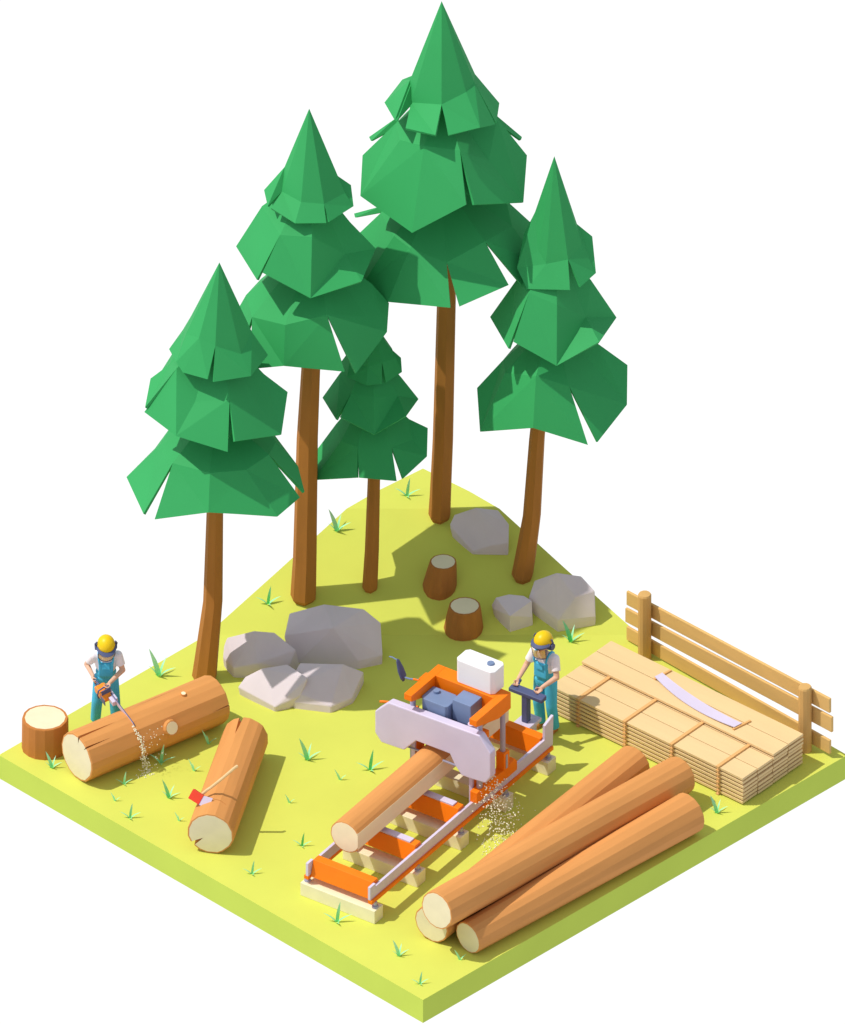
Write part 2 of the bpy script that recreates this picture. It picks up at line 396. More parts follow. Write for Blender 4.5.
# ------------------------------------------------------------------ logs and stumps
def logobj(name, label, cat, p0, p1, r0, r1, bark='bark', nseg=16, roll=0.0, group=None, flat=None, cuts=(), jit=.012, cutm='cut', seed=1):
    rnd = random.Random(seed)
    p0 = Vector(p0); p1 = Vector(p1); L = (p1-p0).length; d = (p1-p0)/L
    side = Vector((0, 0, 1)).cross(d)
    side = Vector((1, 0, 0)) if side.length < 1e-4 else side.normalized()
    up = d.cross(side)
    root = thing(name, label, cat, p0, 0, group)
    mt = Matrix((side, up, d)).transposed().to_4x4()
    root.rotation_mode = 'XYZ'; root.rotation_euler = mt.to_euler()
    an = [roll+2*math.pi*(k+rnd.uniform(-.22, .22))/nseg for k in range(nseg)]
    jr = [1+rnd.uniform(-jit, jit) for _ in an]
    def ring(r, z, sc=1.0):
        out = []
        for a, j in zip(an, jr):
            x, y = r*j*sc*math.cos(a), r*j*sc*math.sin(a)
            out.append((x, y, z))
        return out
    rr = [ring(r0, 0, .985), ring(r0, .012), ring(r0+(r1-r0)*.5, L*.5), ring(r1, L-.012), ring(r1, L, .985)]
    bk = MB().rings(rr).build('bark', M[bark], root)
    faces = []
    for z0, z1, r in ((-.004, .03, r0), (L-.03, L+.004, r1)):
        faces.append(MB().rings([ring(r, z0, .925), ring(r, z1, .925)]).build('cut_face', M[cutm], root))
    if flat:                                   # a slab sawn off along the whole length
        c = MB().box(-2, -flat, -2, 2, -1, L+1).build('cutter', M['cut'], root)
        for o in [bk]+faces: boolean(o, c)
        drop(c)
        h = math.sqrt(max(r0*r0-flat*flat, .001))*.97
        MB().box(-flat-.003, -flat+.02, -h, h, .0, L).build('sawn_face', M[cutm], root)
    for (a, zend, inward, w, depth, length) in cuts:    # a drying crack: a wedge opening at an end
        t = Vector((-math.sin(a), math.cos(a), 0)); n = Vector((math.cos(a), math.sin(a), 0))
        r = r0 if zend == 0 else r1; z0 = -.05 if zend == 0 else L+.05
        zt = length if zend == 0 else L-length
        if inward is not None: z0, zt = inward-length/2, inward+length/2
        o1 = n*(r*1.12)
        vs = [o1+t*w*1.25, o1-t*w*1.25, n*(r-depth)]
        if inward is None:
            q = [Vector((v.x, v.y, z0)) for v in vs]+[Vector(((n*(r*1.12)).x, (n*(r*1.12)).y, zt)), Vector(((n*(r*.97)).x, (n*(r*.97)).y, zt))]
            fs = [(0, 1, 2), (0, 3, 1), (0, 2, 4), (0, 4, 3), (1, 3, 4), (1, 4, 2)]
        else:
            m_ = (z0+zt)/2
            q = [Vector((v.x, v.y, m_)) for v in vs]+[Vector((n.x*r*1.12, n.y*r*1.12, z0)), Vector((n.x*r*.97, n.y*r*.97, z0)), Vector((n.x*r*1.12, n.y*r*1.12, zt)), Vector((n.x*r*.97, n.y*r*.97, zt))]
            fs = [(0, 2, 4), (0, 4, 3), (1, 3, 4), (1, 4, 2), (0, 5, 6), (0, 6, 2), (1, 6, 5), (1, 2, 6), (0, 3, 1), (0, 1, 5)]
        c = MB().add([tuple(v) for v in q], fs).build('cutter', M['trunk'], root)
        for o in [bk]+([faces[0]] if (zend == 0 and inward is None) else [faces[1]] if inward is None else []): boolean(o, c)
        drop(c)
    return root, bk, faces, L

# horizontal log under the chainsaw
a0 = P(77, 757, .44); a1 = P(215, 699, .44)
lg, bk, fc, L = logobj('log', 'thick bark-covered log lying behind the tufts, being cut by the chainsaw, with two knots', 'log', a0, a1, .44, .43,
                   seed=3, roll=.1, cuts=[(R(97), 0, None, .028, .16, .75), (R(128), 0, None, .02, .13, .5), (R(70), 1, 1.75, .022, .06, .95), (R(165), 1, None, .02, .1, .35)])
inv = lg.matrix_basis.inverted()
def knot(root, L0, ang, z, r, ln, base):
    n = Vector((math.cos(ang), math.sin(ang), 0)); c = n*base
    MB().tube(c+Vector((0, 0, z)), c+n*ln+Vector((0, 0, z)), r*1.1, r, 12).build('branch_stub', M['bark'], root).parent = root
    MB().tube(c+n*(ln-.01)+Vector((0, 0, z)), c+n*(ln+.004)+Vector((0, 0, z)), r*.86, r*.86, 12).build('stub_cut_face', M['cutpale'], root)
LG = dict(log=lg)

# ------------------------------------------------------------------ second log with the axe in it
b0 = P(210.6, 833.8, .40); b1 = P(246, 736, .40)
lg2, bk2, fc2, L2_ = logobj('log', 'short thick log lying on open grass with an axe stuck in it', 'log', b0, b1, .40, .385, seed=5, roll=.15,
                       cuts=[(R(78), 1, None, .045, .2, .5), (R(322), 0, None, .05, .27, .5)])

# stumps
def stump(label, bx, by, r0, r1, h, bark, lean=(0, 0), seed=1, group=None, name='tree_stump', cat='tree stump', wob=0.0):
    g = G(bx, by); root = thing(name, label, cat, g, R(-45), group); rnd = random.Random(seed); n = 16
    an = [2*math.pi*(k+rnd.uniform(-.15, .15))/n for k in range(n)]; jr = [1+rnd.uniform(-.015, .015) for _ in an]
    def ring(r, z, sc=1.0):
        t = z/h
        return [(lean[0]*t+r*j*sc*math.cos(a), lean[1]*t+r*j*sc*math.sin(a), z+(.0 if t < .5 else wob*math.cos(a))) for a, j in zip(an, jr)]
    MB().rings([ring(r0, -.12), ring(r0, .02), ring((r0+r1)/2, h*.55), ring(r1, h-.015), ring(r1, h, .985)]).build('bark', M[bark], root)
    MB().rings([ring(r1, h-.03, .88), ring(r1, h+.004, .88)]).build('cut_face', M['cut'], root)
    return root
stump('freshly sawn orange-barked log section standing upright at the far left corner', 45, 747, .39, .385, .60, 'bark2', seed=2, name='log_section', cat='log section')
stump('tree stump shaded on top, higher up the slope below the tallest pine', 439.5, 585, .285, .225, .46, 'bark3', (.06, .02), 3, 'tree stumps on the slope')
stump('tree stump with a bright sunlit top, lower on the slope behind the white tank', 463.5, 627.5, .325, .265, .44, 'bark3', (.02, .0), 4, 'tree stumps on the slope')

# pile of three long logs
grp = 'long logs piled at the front right'
logobj('log', 'bottom log of the pile on the sawmill side, partly under the top log', 'log', (1.3, 1.1, .34), (7.0, 2.02, .33), .34, .33, group=grp, seed=11, jit=.008)
logobj('log', 'long log lying lowest and nearest the right-hand edge of the grass', 'log', (1.51, .45, .29), (6.62, .33, .36), .29, .36, group=grp, seed=12, jit=.008)
logobj('log', 'long log resting on top of the other two in the front pile', 'log', (1.06, .735, .93), (7.15, 1.1, .46), .34, .345, group=grp, seed=13, jit=.008)

# ------------------------------------------------------------------ knots, groove and axe in local frames
def to_local(root, p):
    bpy.context.view_layer.update()
    return root.matrix_world.inverted() @ Vector(p)
def pick(root, x, y, r, L):
    """the point of the log's near surface seen at a measured place"""
    best = None
    for k in range(0, 200):
        z = k*.01
        q = to_loc(x, y, z)
        rad = math.hypot(q.x, q.y)
        if rad <= r and 0 <= q.z <= L: best = q
    return best
for (x, y, rr, ln) in ((170.7, 727.6, .13, .07), (183.3, 694.3, .045, .05)):
    bpy.context.view_layer.update(); iv = lg.matrix_world.inverted()
    best = None
    for k in range(0, 200):
        q = iv @ P(x, y, k*.006)
        if math.hypot(q.x, q.y) <= .44 and 0 <= q.z <= L: best = q
    if best: knot(lg, L, math.atan2(best.y, best.x), best.z, rr, ln, .44-.03)
bpy.context.view_layer.update(); iv2 = lg2.matrix_world.inverted()
def surf2(x, y):
    best = None
    for k in range(0, 200):
        q = iv2 @ P(x, y, k*.006)
        if math.hypot(q.x, q.y) <= .405 and -.1 <= q.z <= L2_+.1: best = q
    return best
ge = surf2(239, 808); gs = surf2(212, 803)
zz = .40; n = 20
a_s, a_e = R(30), R(118)
vs = []; 
for i in range(n+1):
    a = a_s+(a_e-a_s)*i/n; zc = zz+.05*math.sin(math.pi*i/n)
    for (r, w) in ((.37, -.002), (.37, .002), (.45, .016), (.45, -.016)):
        vs.append((r*math.cos(a), r*math.sin(a), zc+w))
g = MB().rings([vs[4*i:4*i+4] for i in range(n+1)]).build('cutter', M['trunk'], lg2); boolean(bk2, g); drop(g)

# axe (stands in the log, thing of its own)
ax0 = P(206, 799, .80); hd = P(198.5, 798, .78); tip = P(237.5, 766, 1.36)
axe = thing('axe', 'red-headed axe with a pale wooden handle, its blade stuck in the short log', 'axe', P(204, 799, .78))
o0 = axe.location.copy()
def rel(p): return p-o0
mid = rel(P(211, 787.5, .93))
hb = rel(P(201, 795, .80))
MB().path([hb, hb*.4+mid*.6+Vector((0, 0, .01)), mid, rel(P(224, 777, 1.15)), rel(P(235, 767.5, 1.35)), rel(tip)], .026, 8).build('handle', M['handle'], axe, smooth=False)
hx = (P(208.5, 805.5, .72)-P(192.5, 795, .80)); X = hx.normalized(); hdir = rel(tip).normalized(); Yv = X.cross(hdir).normalized(); Zv = X.cross(Yv).normalized()
mt = Matrix((X, Yv, Zv)).transposed().to_4x4(); mt.translation = rel(P(197.2, 797.2, .80))
MB().prism([(-.12, -.09), (.1, -.085), (.1, .085), (-.12, .09)], -.045, .045, 'y', mt).build('axe_head', M['red'], axe, bevel=.006)
MB().add([(.1, -.035, -.085), (.1, .035, -.085), (.1, .035, .085), (.1, -.035, .085), (.25, -.002, -.13), (.25, .002, -.13), (.27, .002, .07), (.27, -.002, .07)],
         [(0, 1, 2, 3), (7, 6, 5, 4), (0, 4, 5, 1), (1, 5, 6, 2), (2, 6, 7, 3), (3, 7, 4, 0)], mt).build('blade', M['lilac'], axe)

# ------------------------------------------------------------------ sawmill
MO = P(374, 925, 0); MA = R(11)
mill = thing('portable_sawmill', 'orange and pale steel portable band sawmill on long rails with a log on its bed', 'sawmill', MO, MA)
def mpx(a, x, y):                              # measured place on the plane a = const -> (b, z)
    b = (33.55*a-(x-374))/49.7
    return (b, (925-y-28.7*a-19.37*b)/KZ)
def W(a, b, z): return Matrix.Translation(MO) @ Matrix.Rotation(MA, 4, 'Z') @ Vector((a, b, z))
which = ['first sleeper, at the front end of the sawmill rails', 'second sleeper from the front end of the sawmill rails', 'third sleeper from the front, just before the band saw guard',
         'fourth sleeper from the front, under the saw head beside the falling sawdust', 'last sleeper, under the far rail ends near the standing worker']
for i, a in enumerate((.02, 1.29, 2.58, 3.91, 5.18)):
    o = MB().box(0, .25, 0, 1.5, 0, .26).build('timber_sleeper', M['sleeper'], None, bevel=.008)
    o.location = W(a, 0, 0); o.rotation_euler = (0, 0, MA+R(random.uniform(-.4, .4)))
    tag(o, 'pale square timber, '+which[i], 'timber', 'pale sleepers under the sawmill rails')
    for b in (.07, 1.43):
        MB().tube((a+.12, b, .26), (a+.12, b, .29), .06, .055, 14).tube((a+.12, b, .29), (a+.12, b, .37), .032, .032, 10).build('levelling_foot', M['steel'], mill)
for b0_, b1_, out in ((.10, .15, -1), (1.35, 1.40, 1)):
    e = .035
    MB().box(.04, 5.45, b0_-(e if out < 0 else 0), b1_+(e if out > 0 else 0), .36, .43).build('rail_flange', M['orange'], mill, bevel=.004)
    MB().prism([(.04, .432), (5.48, .432), (5.50, 1.02), (5.25, .94), (5.24, .66), (.2, .63), (.2, .69), (.04, .69)], b0_, b1_, 'y').build('rail', M['lilac'], mill, bevel=.004)
for i, a in enumerate((.1, 1.38, 2.66, 5.10)):
    w = .3
    MB().prism([(a, .40), (a+w, .40), (a+w-.06, .70), (a+.08, .70)], .155, 1.345, 'y').build('cross_bar', M['orange'], mill, bevel=.006)
    if i in (1, 2):
        MB().box(a+.09, a+w-.08, .27, 1.25, .702, .73).build('bed_plate', M['lilac'], mill, bevel=.003)
A0 = 3.1
front = [(375, 711.2), (388.4, 702.7), (479.2, 736), (490.4, 754), (490.4, 777.6), (485.5, 783.3), (473.4, 779.8), (461.3, 775.5), (454.2, 764), (449.8, 754), (416, 741), (404, 750.3), (381.3, 742.5), (375, 732.5)]
MB().prism([mpx(A0, *p) for p in front], A0, A0+.16, 'x').build('blade_guard', M['lilac'], mill, bevel=.018)
bz = mpx(A0+.08, 450, 763)[1]
MB().box(A0+.06, A0+.10, .45, 1.6, bz-.008, bz+.008).build('saw_blade', M['steel'], mill)
# head frame: a U of three members whose arms get thinner towards the blade
T = 2.36
hf = MB()
hf.box(3.78, 4.08, .15, 1.31, 2.06, T)
for (y0, y1) in ((0, .15), (1.31, 1.46)):
    hf.prism([(3.06, T-.12), (3.06, T), (4.08, T), (4.08, T-.33), (3.72, T-.33)], y0, y1, 'y')
hf.build('head_frame', M['orange'], mill, bevel=.006)
# posts
for (a, b) in ((3.28, .09), (3.28, 1.43)):
    MB().tube((a, b, .84), (a, b, T-.125), .05, .05, 14).tube((a, b, T-.2), (a, b, T-.13), .075, .075, 14).build('head_post', M['steel'], mill)
for (a, b) in ((3.97, .09), (3.97, 1.43)):
    MB().tube((a, b, .9), (a, b, T-.34), .045, .045, 14).build('head_post', M['steel'], mill)
for (b0_, b1_, q) in ((.02, .16, .0), (1.34, 1.48, 1.35)):
    c = MB()
    c.prism([(3.1, .645), (4.3, .645), (4.3, .82), (4.22, .92), (4.02, .86), (3.9, .86), (3.1, .86)], b0_, b1_, 'y')
    c.build('carriage', M['orange'], mill, bevel=.006)
    MB().box(3.89, 4.05, b0_-.012, b1_+.012, .84, 1.2).build('post_bracket', M['orange'], mill, bevel=.005)
    MB().box(3.94, 3.99, b0_-.02, b0_-.012, .88, 1.15).build('bracket_slot', M['steel'], mill)
    yy = .2 if b0_ < 1 else 1.36
    MB().box(3.27, 3.52, yy, yy+.06, .5, 1.62).build('upright', M['orange'], mill, bevel=.004)
    MB().box(3.225, 3.268, yy-.005, yy+.065, .5, 1.62).build('guide_strip', M['lilac'], mill)
MB().box(3.3, 3.42, .18, 1.28, 1.60, 1.74).box(3.58, 3.70, .18, 1.28, 1.60, 1.74).build('engine_mount', M['orange'], mill, bevel=.005)
MB().box(3.28, 3.74, .40, .78, 1.745, 1.80).build('mounting_plate', M['lilac'], mill, bevel=.004)
eng = MB().prism([(3.30, .80), (3.34, .76), (3.62, .76), (3.70, .84), (3.70, 1.30), (3.36, 1.30), (3.30, 1.24)], 1.80, 2.20, 'z').build('engine', M['engine'], mill, bevel=.012)
MB().tube((3.57, 1.15, 2.20), (3.57, 1.15, 2.245), .055, .055, 14).build('filler_cap', M['engine'], eng, bevel=.004)
MB().box(3.43, 3.77, .37, .74, 1.90, 2.30).build('engine_cover', M['engine'], mill, bevel=.01)
MB().box(3.40, 3.74, .40, .72, 1.802, 1.895).build('engine_base', M['dark'], mill, bevel=.006)
MB().tube((3.36, .3, 1.66), (3.36, .3, 2.02), .07, .07, 14).build('belt_housing', M['lilac'], mill)
tk = MB().prism([(3.88, .18), (4.14, .18), (4.2, .24), (4.2, .89), (4.14, .95), (3.88, .95), (3.82, .89), (3.82, .24)], 2.362, 2.82, 'z').build('water_tank', M['white'], mill, bevel=.015)
MB().tube((4.03, .37, 2.82), (4.03, .37, 2.85), .065, .06, 16).build('tank_cap', M['engine'], tk, bevel=.004)
cr = MB().path([(3.75, 1.46, 2.17), (3.72, 1.72, 2.16)], .018, 8).box(3.64, 3.86, 1.462, 1.56, 2.12, 2.28).build('crank_arm', M['orange'], mill)
cr2 = MB().path([(3.75, 1.5, 2.2), (3.74, 1.80, 2.12), (3.72, 1.92, 2.12)], .016, 8).build('crank_rod', M['engine'], mill)
MB().rings([[(3.72+r*math.cos(t), 1.83+dy+r*.35*math.sin(t), z) for t in [2*math.pi*k/10 for k in range(10)]] for (r, dy, z) in ((.03, .08, 2.05), (.085, .09, 2.13), (.085, .14, 2.25), (.045, .2, 2.41), (.015, .21, 2.44))]).build('crank_grip', M['dark'], cr2)
MB().path([(3.72, 2.03, 2.42), (3.72, 2.14, 2.44), (3.72, 2.2, 2.43)], .011, 8).build('crank_tip', M['engine'], cr2)
MB().path([(3.4, 1.4, 1.9), (3.35, 2.0, 1.80), (3.32, 2.12, 1.78)], .022, 8).build('tension_lever', M['orange'], mill)
# operator's stand at the far end
MB().box(5.46, 5.98, .66, .98, .40, .47).box(5.80, 5.92, .72, .92, 0, .40).build('control_base', M['lilac'], mill, bevel=.01)
MB().box(5.69, 5.81, .765, .875, .472, 1.00).build('control_post', M['dark'], mill, bevel=.008)
MB().prism([(5.68, 1.0), (5.83, 1.0), (5.83, 1.09), (5.68, 1.07)], .46, 1.13, 'y').build('control_bar', M['dark'], mill, bevel=.01)
for (b,) in ((.68,), (1.02,)):
    MB().path([(5.80, b, 1.08), (5.86, b, 1.13)], .02, 8).ball((5.87, b, 1.15), .028, 10, 6).build('control_knob', M['dark'], mill)

# log on the mill bed
logobj('log', 'straight log with a pale flat sawn side, clamped on the sawmill bed', 'log', W(.63, 1.0, 1.03), W(5.12, 1.0, 1.03), .30, .30, seed=8, jit=.004, nseg=24, flat=.25, cutm='cutpale')

# ------------------------------------------------------------------ sawdust
def dust(name, label, pts):
    b = MB()
    for p, s in pts:
        q = Matrix.Translation(p) @ Matrix.Rotation(random.uniform(0, 3), 4, Vector((random.random(), random.random(), random.random()+.1)))
        b.box(-s, s, -s*.7, s*.7, -s*.5, s*.5, q)
    o = b.build(name, M['dust']); tag(o, label, 'sawdust', kind='stuff')
pts = []
s0 = Vector((1.33, 8.17, .84)); s1 = Vector((1.36, 7.90, .0))
for _ in range(200):
    t = random.random()**.9; p = s0.lerp(s1, t)
    p.y -= .14*math.sin(math.pi*min(1, t*1.4))*.8; p.x += .05*t
    sp = .012+.03*t
    p += Vector((random.gauss(0, sp), random.gauss(0, sp), 0)); p.z = max(.01, p.z+random.gauss(0, .02)); pts.append((p, random.uniform(.006, .012)))
for _ in range(35):
    p = s0+Vector((random.uniform(0, .35), random.uniform(-.25, .0), 0)); p.z = random.uniform(.15, .9)
    pts.append((p+Vector((0, -.22, 0)), random.uniform(.005, .009)))
for _ in range(40):
    p = Vector((s1.x+random.gauss(0, .1), s1.y+random.gauss(-.02, .06), .008)); pts.append((p, random.uniform(.006, .012)))
dust('sawdust', 'pale sawdust trickling from the chainsaw cut down the side of the log', pts)
pts = []
for _ in range(420):
    t = random.random()**.75
    c = W(3.3-.05*t, -.12-.35*t, 1.08*(1-t))
    sp = .09+.16*t
    p = c+Vector((random.gauss(0, sp), random.gauss(0, sp), random.gauss(0, .05))); p.z = max(.01, p.z); pts.append((p, random.uniform(.007, .013)))
for _ in range(90):
    c = W(3.2, -.5, .008); pts.append((Vector((c.x+random.gauss(0, .22), c.y+random.gauss(0, .18), .008)), random.uniform(.006, .012)))
dust('sawdust', 'cloud of pale sawdust falling under the band saw guard onto the grass', pts)

# ------------------------------------------------------------------ plank stack
SO = P(742.7, 806, 0); SA = R(5); SM = Matrix.Translation(SO) @ Matrix.Rotation(SA, 4, 'Z')
PIT = .079; BT = .050; GAP = PIT-BT; CW = 1.57/4
cols = ['front column facing the piled logs', 'second column from the piled logs', 'second column from the fence', 'rear column along the fence']
ordn = ['bottom', 'second', 'third', 'fourth', 'fifth', 'sixth', 'seventh', 'eighth and topmost']
proto = MB().box(.007, CW-.007, 0, 4.18, 0, BT).build('plank', M['plank'], None, bevel=.006)
first = True
for c in range(4):
    for k in range(8 if c > 1 else 7):
        o = proto if first else proto.copy()
        if not first: COL.objects.link(o)
        first = False
        z = GAP+PIT*k
        o.location = SM @ Vector((c*CW, random.uniform(-.012, .012), z)); o.rotation_euler = (0, 0, SA)
        top = ' and top' if (c < 2 and k == 6) else ''
        tag(o, 'pine plank, %s layer of the stack, %s' % (ordn[k], cols[c]), 'plank', 'planks in the lumber stack')
proto2 = MB().box(-.03, 1.585, -.03, .03, 0, GAP).build('sticker_strip', M['stick'], None, bevel=.003)
first = True
posn = ['nearest the right end of the stack', 'second from the right end of the stack', 'third from the right end of the stack', 'nearest the standing worker']
for j, y in enumerate((.53, 1.54, 2.56, 3.58)):
    for k in range(8):
        o = proto2 if first else proto2.copy()
        if not first: COL.objects.link(o)
        first = False
        o.location = SM @ Vector((0, y+random.uniform(-.008, .008), PIT*k)); o.rotation_euler = (0, 0, SA)
        lvl = 'resting on the seventh plank layer' if k == 7 else 'under the %s plank layer' % ordn[k]
        tag(o, 'spacer lath %s, %s' % (lvl, posn[j]), 'lath', 'spacer laths in the lumber stack')
ST = GAP+PIT*7+BT
def sloc(x, y): return SM.inverted() @ P(x, y, ST+.03)
for (pa, pb, lab) in (((654.5, 678.5), (671, 669.5), 'short orange-brown lath on top of the stack under the far end of the metal strip'),
                      ((733, 728.5), (750.5, 720), 'short orange-brown lath on top of the stack under the near end of the metal strip')):
    qa, qb = sloc(*pa), sloc(*pb)
    o = MB().box(0, (qb-qa).length, -.02, .02, 0, .03).build('lath', M['stick'], None, bevel=.003)
    v = (SM.to_3x3() @ (qb-qa)); o.location = SM @ Vector((qa.x, qa.y, ST)); o.rotation_euler = (0, 0, math.atan2(v.y, v.x))
    tag(o, lab, 'lath', 'laths under the metal strip')
n = 14; top_, rr = [], []
pa, pb = P(658.5, 675, ST+.035), P(738, 725.5, ST+.035)
d = (pb-pa).normalized(); sd = Vector((0, 0, 1)).cross(d).normalized(); mo = pa.copy()
ms = MB(); rings = []
for i in range(n+1):
    t = i/n; c = pa.lerp(pb, t)-mo; bow = 4*t*(1-t)
    c = c-sd*.085*bow+Vector((0, 0, -.022*bow)); w = .085+.03*math.sin(math.pi*t)
    rings.append([tuple(c+sd*w), tuple(c-sd*w), tuple(c-sd*w+Vector((0, 0, .012))), tuple(c+sd*w+Vector((0, 0, .012)))])
o = ms.rings(rings).build('metal_strip', M['lilac'], None); o.location = mo
tag(o, 'curved pale lilac metal strip lying on top of the stacked planks', 'metal strip')

# ------------------------------------------------------------------ fence
fo = P(805, 750, 0)
fence = thing('wooden_fence', 'short wooden fence of three boards nailed to two round posts behind the planks', 'fence', fo)
FU = fo.x
for v in (fo.y, P(645.5, 657, 0).y):
    n = 12; vv = v-fo.y
    MB().rings([[(r*math.cos(2*math.pi*k/n), vv+r*math.sin(2*math.pi*k/n), z) for k in range(n)] for r, z in ((.115, -.1), (.115, 1.27), (.1, 1.30))]).build('post', M['post'], fence)
for (yl, zl0, zl1, yr, zr0, zr1) in ((4.93, .03, .30, .14, .08, .36), (4.96, .38, .66, .09, .55, .86), (4.93, .74, 1.02, .14, .92, 1.21)):
    x0 = .115; b = MB()
    b.add([(x, y-fo.y, z) for x in (x0, x0+.05) for (y, z) in ((yl, zl0), (yl, zl1), (yr, zr1), (yr, zr0))],
          [(0, 1, 2, 3), (7, 6, 5, 4), (0, 4, 5, 1), (1, 5, 6, 2), (2, 6, 7, 3), (3, 7, 4, 0)])
    b.build('board', M['fence'], fence, bevel=.012)

# ------------------------------------------------------------------ grass tufts
def blade(b, base, lean, h, w, bend, seg=5, yaw=0.0):
    d = Vector((math.cos(lean[1]), math.sin(lean[1]), 0)); sd = Vector((-d.y, d.x, 0))
    if yaw: sd = Matrix.Rotation(yaw, 3, 'Z') @ sd
    L_, C_, R_ = [], [], []
    for i in range(seg+1):
        t = i/seg; c = Vector(base)+d*(lean[0]*t+bend*t*t)+Vector((0, 0, h*(t-.25*abs(bend)/max(h, .01)*t*t)))
        ww = 1.45*w*(1-t)**.7*(.55+.9*t if t < .5 else 1.0)
        L_.append(c+sd*ww-d*.0); R_.append(c-sd*ww); C_.append(c+d*ww*.45+Vector((0, 0, -ww*.2)))
    vs = L_+C_+R_; n = seg+1; fs = []
    for i in range(seg):
        fs += [(i, i+1, n+i+1, n+i), (n+i, n+i+1, 2*n+i+1, 2*n+i), (2*n+i, 2*n+i+1, i+1, i)]
    b.add([tuple(v) for v in vs], fs)
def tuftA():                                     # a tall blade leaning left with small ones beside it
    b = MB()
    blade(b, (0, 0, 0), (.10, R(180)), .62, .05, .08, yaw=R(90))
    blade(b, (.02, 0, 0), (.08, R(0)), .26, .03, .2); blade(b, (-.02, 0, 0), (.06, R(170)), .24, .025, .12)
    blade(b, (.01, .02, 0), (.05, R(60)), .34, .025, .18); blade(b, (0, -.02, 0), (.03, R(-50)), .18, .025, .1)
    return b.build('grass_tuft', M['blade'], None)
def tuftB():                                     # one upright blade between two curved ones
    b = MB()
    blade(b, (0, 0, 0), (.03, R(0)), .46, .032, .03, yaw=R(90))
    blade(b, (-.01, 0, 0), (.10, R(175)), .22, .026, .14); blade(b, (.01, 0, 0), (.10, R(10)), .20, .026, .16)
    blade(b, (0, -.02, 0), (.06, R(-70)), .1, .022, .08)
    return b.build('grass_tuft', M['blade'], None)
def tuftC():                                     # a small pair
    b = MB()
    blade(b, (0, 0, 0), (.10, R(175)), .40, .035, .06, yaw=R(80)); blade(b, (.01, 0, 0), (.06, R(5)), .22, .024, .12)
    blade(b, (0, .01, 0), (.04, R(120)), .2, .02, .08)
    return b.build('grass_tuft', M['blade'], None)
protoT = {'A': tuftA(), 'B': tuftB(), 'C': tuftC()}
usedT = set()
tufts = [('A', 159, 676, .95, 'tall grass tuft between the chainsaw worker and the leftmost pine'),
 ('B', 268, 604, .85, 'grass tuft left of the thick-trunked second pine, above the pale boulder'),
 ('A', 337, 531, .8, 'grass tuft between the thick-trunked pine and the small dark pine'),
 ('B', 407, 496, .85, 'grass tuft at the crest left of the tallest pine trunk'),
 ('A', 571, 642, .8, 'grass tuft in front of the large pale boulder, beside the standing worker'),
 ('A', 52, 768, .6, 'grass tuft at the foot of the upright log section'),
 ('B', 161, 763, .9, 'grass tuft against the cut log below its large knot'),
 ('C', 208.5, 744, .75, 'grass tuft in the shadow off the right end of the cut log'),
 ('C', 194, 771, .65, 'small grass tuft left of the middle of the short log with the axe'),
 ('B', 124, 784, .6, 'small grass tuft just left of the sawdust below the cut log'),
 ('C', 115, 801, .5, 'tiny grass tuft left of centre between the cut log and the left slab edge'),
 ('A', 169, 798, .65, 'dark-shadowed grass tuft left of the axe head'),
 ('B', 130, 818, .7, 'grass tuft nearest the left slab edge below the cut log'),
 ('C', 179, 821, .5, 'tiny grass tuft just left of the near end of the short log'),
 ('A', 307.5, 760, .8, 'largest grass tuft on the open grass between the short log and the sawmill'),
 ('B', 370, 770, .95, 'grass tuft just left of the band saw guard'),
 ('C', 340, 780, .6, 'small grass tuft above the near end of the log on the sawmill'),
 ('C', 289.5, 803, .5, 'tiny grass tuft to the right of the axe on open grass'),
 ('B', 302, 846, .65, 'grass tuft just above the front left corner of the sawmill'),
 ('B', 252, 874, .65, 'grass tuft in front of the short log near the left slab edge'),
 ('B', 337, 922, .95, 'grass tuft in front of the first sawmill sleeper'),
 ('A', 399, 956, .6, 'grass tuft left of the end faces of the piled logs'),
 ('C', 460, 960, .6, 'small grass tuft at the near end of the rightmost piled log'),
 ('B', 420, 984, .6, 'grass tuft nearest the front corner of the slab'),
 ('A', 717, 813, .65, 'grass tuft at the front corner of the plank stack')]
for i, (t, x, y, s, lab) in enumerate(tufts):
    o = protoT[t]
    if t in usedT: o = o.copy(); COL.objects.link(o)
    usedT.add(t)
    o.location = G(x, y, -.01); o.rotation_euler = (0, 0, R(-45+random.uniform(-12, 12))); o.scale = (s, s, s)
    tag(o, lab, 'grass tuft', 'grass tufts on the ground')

# ------------------------------------------------------------------ people
def hand(mb, wrist, C, axis, g, flip=1, sc=1.0):
    wrist = Vector(wrist); C = Vector(C); D = (C-wrist).normalized(); Ax = Vector(axis).normalized()
    Ax = (Ax-D*Ax.dot(D)).normalized(); N = Ax.cross(D).normalized()*flip
    pc = C-D*(g+.045)+N*.012
    for k in (-1.4, -.45, .45, 1.4):
        mb.cap(wrist+D*.01, pc+Ax*.021*k+N*(g*.5), .021*sc, .017*sc)
    for i, (k, ln) in enumerate(((-1.5, .92), (-.5, 1.0), (.5, .96), (1.5, .8))):
        o = C+Ax*.0225*k; prev = pc+Ax*.0215*k+N*(g*.6+.004)
        for a in (125, 70, 10, -35):
            r = g+.010; q = o+(-D*math.cos(R(a))*-1*0 + (N*math.sin(R(a))+(-D)*math.cos(R(180-a))*1))*r*(1 if a > 0 else ln)
            mb.cap(prev, q, .0095*sc, .0085*sc); prev = q
    th = pc+Ax*(-.03)-N*.005
    t1 = C+Ax*(-.04)-D*(g+.012)-N*(g*.5); t2 = C+Ax*(-.03)-N*(g+.012)
    mb.cap(wrist+D*.025-Ax*.012, th, .015*sc, .013*sc); mb.cap(th, t1, .013*sc, .0115*sc); mb.cap(t1, t2, .0115*sc, .009*sc)
